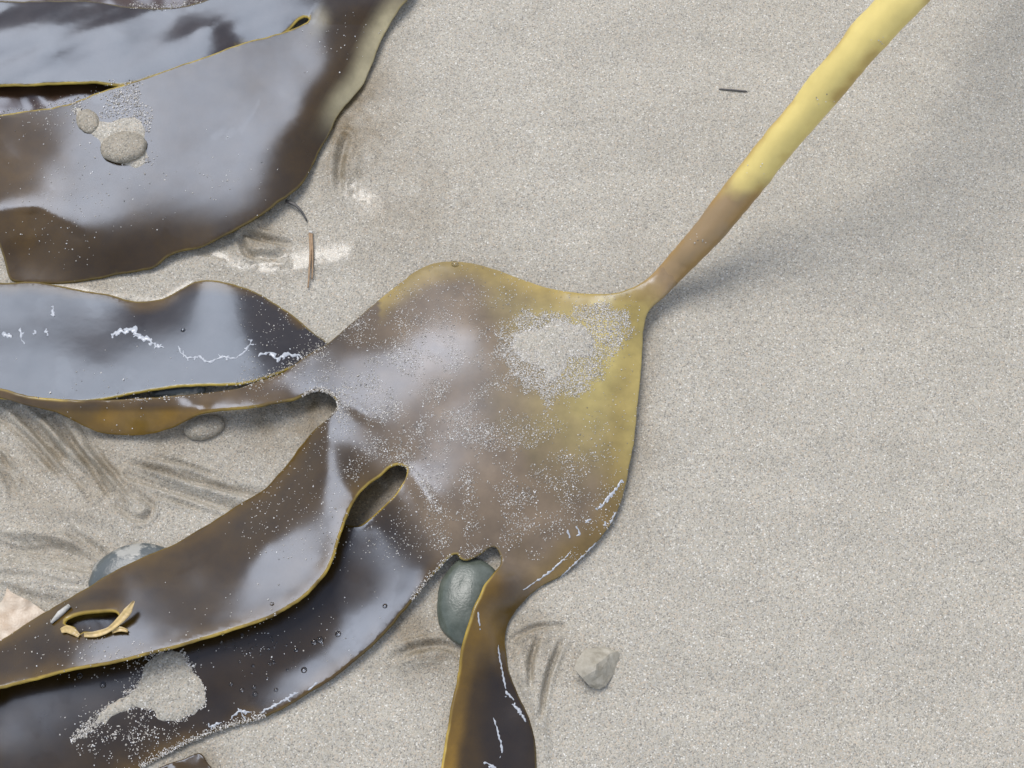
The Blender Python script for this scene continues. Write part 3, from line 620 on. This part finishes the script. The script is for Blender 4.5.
def patch(P):
    n_ = vnoise(P, 20, 6.0, 4); g = np.maximum(gauss(P, 553, 352, 62, 48, 0.3), 0.85*gauss(P, 605, 325, 34, 28, 0.3))
    return sstep(0.36, 0.62, g+0.22*n_)
g1 = scatter(130000, 240, 262, 640, 560, dust)
g2 = scatter(62000, 470, 270, 650, 440, patch)
grains('sand_dusting', np.concatenate([g1, g2]), 0.00035, 'pale sand grains dusted over the yellow brown palm of the kelp')
LP = [(153,655),(182,652),(190,665),(204,684),(203,706),(190,716),(175,722),(160,720),(155,712),(140,708),(120,712),(100,726),(82,738),(72,742),(80,724),(100,708),(122,698),(136,680)]
def patch2(P):
    d = np.minimum(seg_dist(P, LP, True)[0], 30)*np.where(inside(P, LP), 1, -1); n_ = vnoise(P, 14, 2.0, 4)
    return np.clip(sstep(-3, 4, d+5*n_)*0.95+0.28*gauss(P, 130, 735, 45, 25)*(0.5+n_)+0.12*gauss(P, 140, 670, 20, 20), 0, 1)
def seedgrains(n):
    out = []
    for cx, cy, r, k in [(90,185,90,150),(60,235,60,60),(50,120,40,60),(60,650,60,80),(100,655,30,30),(270,500,60,60),(330,540,40,50),(250,635,80,90),(330,630,60,40),(340,40,60,50),(230,180,60,40),(120,395,80,70),(400,540,30,60),(480,560,15,30),(380,445,25,160),(700,240,10,8),(820,100,12,6),(880,40,12,6),(760,170,14,6)]:
        for _ in range(k): out.append((random.gauss(cx, r/2), random.gauss(cy, r/3)))
    for line, k, w in [([(142,768),(166,755),(192,742),(224,729),(263,717)], 900, 2.2), ([(412,600),(427,581),(441,566),(452,556)], 260, 1.5), ([(305,397),(318,391),(334,397),(338,406),(326,420)], 500, 2.2), ([(404,466),(412,470),(425,490),(440,512)], 220, 2.0), ([(330,342),(300,359),(260,381),(200,393),(120,400)], 500, 2.5), ([(100,92),(65,104),(0,114)], 130, 1.5), ([(130,6),(170,7),(200,2)], 260, 1.6)]:
        L = catmull(line, 2, False)
        for _ in range(k): p_ = L[random.randrange(len(L))]; out.append((p_[0]+random.gauss(0, w), p_[1]+random.gauss(0, w)-w*0.6))
    return np.array(out)
def sand_film(name, outline, label, ragged=4.0, thick=0.0006):
    O = catmull(outline, 2.5); O = O+ragged*np.c_[vnoise(O, 10, 2.7, 3), vnoise(O, 10, 6.7, 3)]
    f_ = build_sheet([tuple(x) for x in O], step=3.5); V = []
    for p_, d_ in zip(f_.P, f_.D):
        h_, n_, ok = hit(float(p_[0]), float(p_[1]))
        V.append(h_+n_*(-0.0002+thick*min(1, d_/7)**0.6*(1+0.7*noise.noise((p_[0]*0.12, p_[1]*0.12, 3.0)))+(0.00025*noise.noise((p_[0]*0.5, p_[1]*0.5, 8.0)) if d_ > 1 else 0)))
    F_ = f_.F
    o = mesh_obj(name, V, F_, M_SANDFILM); props(o, label, 'sand', kind='stuff'); return o
sand_film('sand_film', [(508,342),(518,330),(534,324),(552,322),(572,320),(586,328),(595,341),(592,354),(580,360),(566,368),(560,378),(548,382),(538,374),(526,366),(514,356)], 'thin pale sand film on the yellow shoulder of the palm', 7)
sand_film('sand_film', LP[:12]+[(104,722),(96,722),(104,710),(122,698),(138,684)], 'smooth tongue of sand on the dark lower strap', 2.5, 0.0016)
sand_film('sand_film', [(75,106),(84,112),(96,118),(108,122),(120,118),(140,120),(146,140),(147,158),(140,168),(126,166),(106,158),(98,140),(88,130),(79,120)], 'thin damp sand film round the lump on the broad upper blade', 2.0, 0.001)
g3 = scatter(22000, 60, 640, 215, 768, patch2)
grains('sand_patch', g3, 0.00042, 'sand patch stuck on the dark lower strap')
grains('scattered_grains', seedgrains(0), 0.00042, 'single sand grains stuck to the glossy weed')

# ------------------------------------------------------------------ glints of water film edges, painted as pale strips
def edge_glints(name, lines, label):
    """ragged painted glints: thin raised pale strips that follow the skin"""
    V = []; F = []
    more = []
    for line, w in lines:
        more.append((line, w*1.15))
        if w > 0.6:
            L = catmull(line, 1.0, False)
            for _ in range(max(2, len(L)//5)):
                p_ = L[random.randrange(len(L))]; a_ = random.uniform(0, 6.28); r_ = random.uniform(2, 5)
                more.append(([(p_[0], p_[1]), (p_[0]+r_*math.cos(a_), p_[1]+r_*math.sin(a_))], w*0.5))
    for line, w in more:
        L = catmull(line, 1.0, False); m = len(L); row = []
        for i, p_ in enumerate(L):
            t = L[min(i+1, m-1)]-L[max(i-1, 0)]; t = t/(np.linalg.norm(t)+1e-9); nn = np.array((-t[1], t[0]))
            fr = math.sin(math.pi*(i+0.5)/m)**0.4
            a = (0.5+w)*fr*max(0.0, 0.75+1.5*noise.noise((p_[0]*0.35, p_[1]*0.35, 1.0))); b_ = (0.5+w)*fr*max(0.0, 0.75+1.5*noise.noise((p_[0]*0.35, p_[1]*0.35, 9.0)))
            off = nn*w*0.9*noise.noise((p_[0]*0.2, p_[1]*0.2, 4.0)); idx_ = []
            for u, hgt in ((-a, 0.0), (-a*0.5, 0.5), (b_*0.5, 0.5), (b_, 0.0)):
                q_ = p_+off+nn*u; P_, n_, ok = hit(float(q_[0]), float(q_[1])); idx_.append(len(V)); V.append(tuple(P_+n_*(0.00006+hgt*min(a+b_, 2)*0.00035)))
            row.append((idx_, (a+b_) > 0.25))
        for (r0, k0), (r1, k1) in zip(row, row[1:]):
            if k0 and k1:
                for k in range(3): F.append((r0[k], r0[k+1], r1[k+1], r1[k]))
    o = mesh_obj(name, V, F, M_GLINT); props(o, label, 'edge_glints', kind='stuff')
edge_glints('film_edge_glint', [([(112,334),(122,332),(134,330),(140,338),(150,340),(156,346),(164,347)], 2.0), ([(178,346),(182,354),(190,358),(200,356),(206,362),(214,360),(226,357),(236,358),(246,350),(252,340)], 0.7), ([(258,356),(270,352),(276,358),(288,355),(302,356)], 1.4), ([(20,328),(22,342)], 0.8), ([(53,306),(54,316)], 1.2), ([(2,334),(12,336)], 1.6), ([(33,333),(35,334)], 1.0), ([(45,331),(47,333)], 1.0)], 'painted white water film glints on the wet slate coloured strap')
edge_glints('film_edge_glint', [([(598,510),(604,503),(611,494),(617,488),(621,480)], 1.4), ([(567,530),(570,538)], 0.6), ([(576,526),(579,534),(576,537)], 0.6), ([(584,523),(590,519)], 0.7), ([(604,522),(605,523)], 1.0), ([(523,590),(535,582),(548,573),(562,561),(570,552)], 0.5), ([(560,578),(572,566),(585,554),(597,542)], 0.4), ([(610,524),(616,512)], 0.5)], 'painted white water film glints along the rounded lower edge of the palm')
edge_glints('film_edge_glint', [([(498,645),(500,660),(503,675),(506,690)], 0.5), ([(493,716),(498,732),(502,750),(500,758)], 0.5), ([(512,704),(520,712),(526,722)], 1.0), ([(505,690),(514,700)], 0.7), ([(478,612),(480,630)], 0.3), ([(484,762),(496,768)], 0.9)], 'painted white water film glints on the short amber and black strap')
edge_glints('film_edge_glint', [([(232,716),(240,712),(252,712)], 0.8), ([(262,712),(275,706),(285,700),(298,692)], 0.8), ([(238,708),(246,720)], 0.5), ([(308,690),(318,682)], 0.5), ([(209,727),(222,723)], 0.8)], 'painted white water film glints on the dark lower strap')

# ------------------------------------------------------------------ water beads
M_WATER, _n, _l, _b = newmat('water_bead')
_b.inputs['Base Color'].default_value = (1, 1, 1, 1); _b.inputs['Roughness'].default_value = 0.02; _b.inputs['IOR'].default_value = 1.33; _b.inputs['Transmission Weight'].default_value = 1.0
bm = bmesh.new()
for px, py, r in [(231,684,2),(242,690,2.2),(254,687,2),(255,694,2.6),(276,690,2),(304,670,3),(80,676,3),(103,685,3),(455,264,4),(183,330,2.5),(320,640,3.5),(314,642,3),(338,634,3),(385,606,2.4),(272,604,2),(296,650,2)]+[(random.gauss(250, 30), random.gauss(650, 14), random.uniform(0.8, 1.8)) for _ in range(40)]:
    P_, n_, ok = hit(px, py)
    if ok: bmesh.ops.create_icosphere(bm, subdivisions=2, radius=r*PX, matrix=Matrix.Translation(P_) @ n_.to_track_quat('Z', 'Y').to_matrix().to_4x4() @ Matrix.Diagonal((1, 1, 0.55, 1)))
me = bpy.data.meshes.new('water_beads'); bm.to_mesh(me); bm.free(); me.materials.append(M_WATER); me.polygons.foreach_set('use_smooth', [True]*len(me.polygons))
wb = bpy.data.objects.new('water_beads', me); COL.objects.link(wb); props(wb, 'small clear water beads sitting on the straps', 'water', kind='stuff')

# ------------------------------------------------------------------ stones
def stone(name, px, py, zc, rx, ry, rz, rot, mat, label, cat, seed, rough=0.06, flat=0, sub=4, group=None):
    bm = bmesh.new(); bmesh.ops.create_icosphere(bm, subdivisions=sub, radius=1)
    for v in bm.verts:
        c = v.co.copy()
        if flat:   # chop into facets
            r_ = random.Random(seed)
            for _ in range(flat):
                d = Vector((r_.gauss(0, 1), r_.gauss(0, 1), r_.gauss(0, 1))).normalized(); h = r_.uniform(0.5, 0.75)
                e = v.co.dot(d)
                if e > h: v.co -= d*(e-h)*0.92
        v.co += c*rough*noise.fractal(c*1.5+Vector((seed, 0, 0)), 1, 2, 4)
        v.co = Vector((v.co.x*rx, v.co.y*ry, v.co.z*rz))
    me = bpy.data.meshes.new(name); bm.to_mesh(me); bm.free(); me.materials.append(mat)
    me.polygons.foreach_set('use_smooth', [not flat]*len(me.polygons))
    o = bpy.data.objects.new(name, me); COL.objects.link(o); o.location = at(px, py, zc); o.rotation_euler = (0, 0, rot)
    return props(o, label, cat, group)
stone('pebble', 469, 601, 0.002, 18*MM, 24.5*MM, 8*MM, -0.12, M_PEB, 'smooth green grey pebble tucked between two straps', 'pebble', 1)
stone('pebble', 132, 574, 0.002, 24*MM, 17*MM, 8*MM, 0.3, M_PEB2, 'grey pebble half hidden under the torn strap', 'pebble', 5)
stone('pebble', 204, 427, 0.002, 12*MM, 7.5*MM, 5*MM, 0.25, M_SANDCLOD, 'small sand coated pebble below the amber edged strap', 'pebble', 3, 0.05)
stone('pebble', 178, 391, 0.004, 16*MM, 5*MM, 4*MM, 0.1, M_PEB2, 'grey green pebble in the gap beside the slate coloured strap', 'pebble', 8)
stone('stone_chunk', 596, 668, 0.003, 16.5*MM, 13*MM, 11*MM, 0.9, M_ROCK, 'angular pale sandstone chunk lying alone on the sand', 'stone', 12, 0.10, 9, 3)
p, n, _ = hit(124, 148)
lump = stone('sand_lump', 0, 0, 0, 14*MM, 11*MM, 5*MM, 0.1, M_SANDCLOD, 'rounded lump of damp sand on the broad upper blade', 'sand lump', 4, 0.05); lump.location = p+n*0.001
p, n, _ = hit(88, 121)
lump = stone('sand_lump', 0, 0, 0, 7*MM, 9*MM, 3*MM, 0.5, M_SANDCLOD, 'small knob of damp sand at the edge of the broad upper blade', 'sand lump', 6, 0.1); lump.location = p
g4 = scatter(6000, 70, 80, 155, 165, lambda P: np.clip(sstep(0.3, 0.7, gauss(P, 125, 108, 26, 30)+0.5*vnoise(P, 14, 1.0, 4))*0.55+0.7*gauss(P, 76, 108, 6, 8)+0.6*gauss(P, 140, 165, 12, 8), 0, 1))
grains('sand_smear', g4, 0.0005, 'thin smear of sand above the lump on the broad upper blade')

# ------------------------------------------------------------------ stems, shell, torn flap
def tube(name, pts, rad, mat, parent=None, segs=8):
    """pts in world metres, rad per point"""
    P_ = np.array(pts); V = []; F = []
    for i, p_ in enumerate(P_):
        t = P_[min(i+1, len(P_)-1)]-P_[max(i-1, 0)]; t = Vector(t).normalized(); a = t.cross(Vector((0, 0, 1))).normalized(); b_ = a.cross(t)
        for k in range(segs):
            an = 2*math.pi*k/segs; V.append(tuple(Vector(p_)+float(rad[i])*(a*math.cos(an)+b_*math.sin(an))))
    for i in range(len(P_)-1):
        for k in range(segs): F.append((i*segs+k, i*segs+(k+1) % segs, (i+1)*segs+(k+1) % segs, (i+1)*segs+k))
    F.append(tuple(range(segs))[::-1]); F.append(tuple((len(P_)-1)*segs+k for k in range(segs)))
    return mesh_obj(name, V, F, mat, parent)
def line3(pts, step=3):
    L = catmull([(a, b) for a, b, c in pts], step, False); d = np.linspace(0, 1, len(L)); zz = np.interp(d, np.linspace(0, 1, len(pts)), [c for *_, c in pts])
    return at(L[:, 0], L[:, 1], zz*MM)
tw = props(empty('twig', (0, 0, 0)), 'thin brown two pronged stem lying on wet bright sand', 'twig')
L = line3([(310,233,2),(310.5,250,2.6),(309.5,268,2.2),(308,288,1)]); tube('prong', L, np.linspace(1.0, 0.5, len(L))*0.0009, M_TWIG, tw)
L = line3([(311.5,234,2),(312.5,252,2.8),(312.5,270,2.0),(312,279,1)]); tube('prong', L, np.linspace(1.0, 0.5, len(L))*0.0008, M_TWIG, tw)
L = line3([(309,232,2),(312.5,232.5,2)], 0.8); tube('pale_tip', L, np.full(len(L), 0.0011), M_PALE, tw)
L = line3([(286,201,3),(295,205,4),(302,212,3),(307,221,1)]); props(tube('stem', L, np.linspace(1, 0.45, len(L))*0.0012, M_DARK), 'short dark curved stem sticking out from the broad blade', 'stem')
L = line3([(719,89,1),(733,90,1.2),(747,91.5,1)]); props(tube('needle', L, np.r_[0.5, np.ones(len(L)-2), 0.5]*0.0006, M_DARK), 'straight dark needle lying alone beside the yellow stalk', 'needle')
p0, n0_, _ = hit(52, 624); p1, n1_, _ = hit(61, 615); p2, n2_, _ = hit(71, 607)
props(tube('splinter', [p0+n0_*0.001, p1+n1_*0.0012, p2+n2_*0.0015], [0.0008, 0.0018, 0.0012], M_PALE), 'pale flat splinter stuck beside the torn hole', 'splinter')
SH = [(-20,640),(-20,600),(0,603),(5,594),(7,588),(11,592),(28,600),(40,608),(50,618),(30,628),(5,645)]
s = build_sheet(SH, step=4); z = 3+3.5*np.exp(-((s.P[:, 0]-12)/22)**2)+1.2*vnoise(s.P, 14, 1.5)+np.clip((606-s.P[:, 1])*0.1, 0, 3)
sh_ob = finish_sheet(s, z, np.full(len(z), 0.5), np.full(len(z), 1.2), np.tile(np.array((.6, .48, .36)), (len(z), 1)), [('shell_fragment', np.ones(len(s.F), bool), None)], M_SHELL)[0]
props(sh_ob, 'pinkish tan shell flake poking out beside the torn strap', 'shell')
SC = [(150,775),(168,764),(186,758),(200,753),(206,760),(214,775),(205,790),(160,790)]
s = build_sheet(SC, step=4); z = 0.9+0.8*vnoise(s.P, 9, 1.5)
props(finish_sheet(s, z, np.full(len(z), 0.6), np.full(len(z), 1.5), np.tile(BROWN*1.3, (len(z), 1)), [('kelp_scrap', np.ones(len(s.F), bool), None)], M_KELP)[0], 'small brown scrap of kelp beside the sandy strap edge', 'kelp scrap')
def flap(pts, widths, lift, name='torn_flap'):
    L = catmull(pts, 2, False); w = np.interp(np.linspace(0, 1, len(L)), np.linspace(0, 1, len(widths)), widths); lf = np.interp(np.linspace(0, 1, len(L)), np.linspace(0, 1, len(lift)), lift)
    V = []; F = []; org = np.array(kelp.location); m = len(L)
    for i, p_ in enumerate(L):
        t = L[min(i+1, m-1)]-L[max(i-1, 0)]; t = t/np.linalg.norm(t); nn = np.array((-t[1], t[0]))
        base, bn, _ = hit(*p_) ; zc = max(base.z, 0.012)+lf[i]*MM
        for k, u in enumerate((-1, -0.4, 0.4, 1)):
            q = p_+nn*w[i]*u; V.append(at(q[0], q[1], zc+(abs(u)**2)*0.0012)-org)
        for k, u in enumerate((1, 0.4, -0.4, -1)):
            q = p_+nn*w[i]*u*0.9; V.append(at(q[0], q[1], zc+(abs(u)**2)*0.0012-0.0011)-org)
    for i in range(m-1):
        for k in range(8): F.append((i*8+k, i*8+(k+1) % 8, (i+1)*8+(k+1) % 8, (i+1)*8+k))
    F.append(tuple(range(8))[::-1]); F.append(tuple((m-1)*8+k for k in range(8)))
    cc = np.tile(np.array((0.50, 0.36, 0.15)), (len(V), 1))*rng.uniform(0.75, 1.15, (len(V), 1))
    o = mesh_obj(name, V, F, M_KELP, straps[1], True, None, cc); o.location = -np.array(straps[1].location); return o
flap([(84,635),(96,634),(108,630),(118,622),(127,612),(134,601)], [2.2, 3.2, 2.6, 3.6, 4.2, 1.0], [1, 1.2, 2, 4, 6, 8])
flap([(61,631),(67,629),(74,632),(79,636)], [2.5, 4, 3.5, 2], [1, 1.5, 1.5, 1])
flap([(112,632),(120,629),(128,631)], [1.6, 2.6, 1.5], [1, 2, 1.2])
if 0: flap([(66,622),(72,617.5),(84,614),(100,612),(116,611.5)], [1.2, 1.4, 1.2, 1.4, 1.2], [0.8, 1, 1, 1, 0.8])
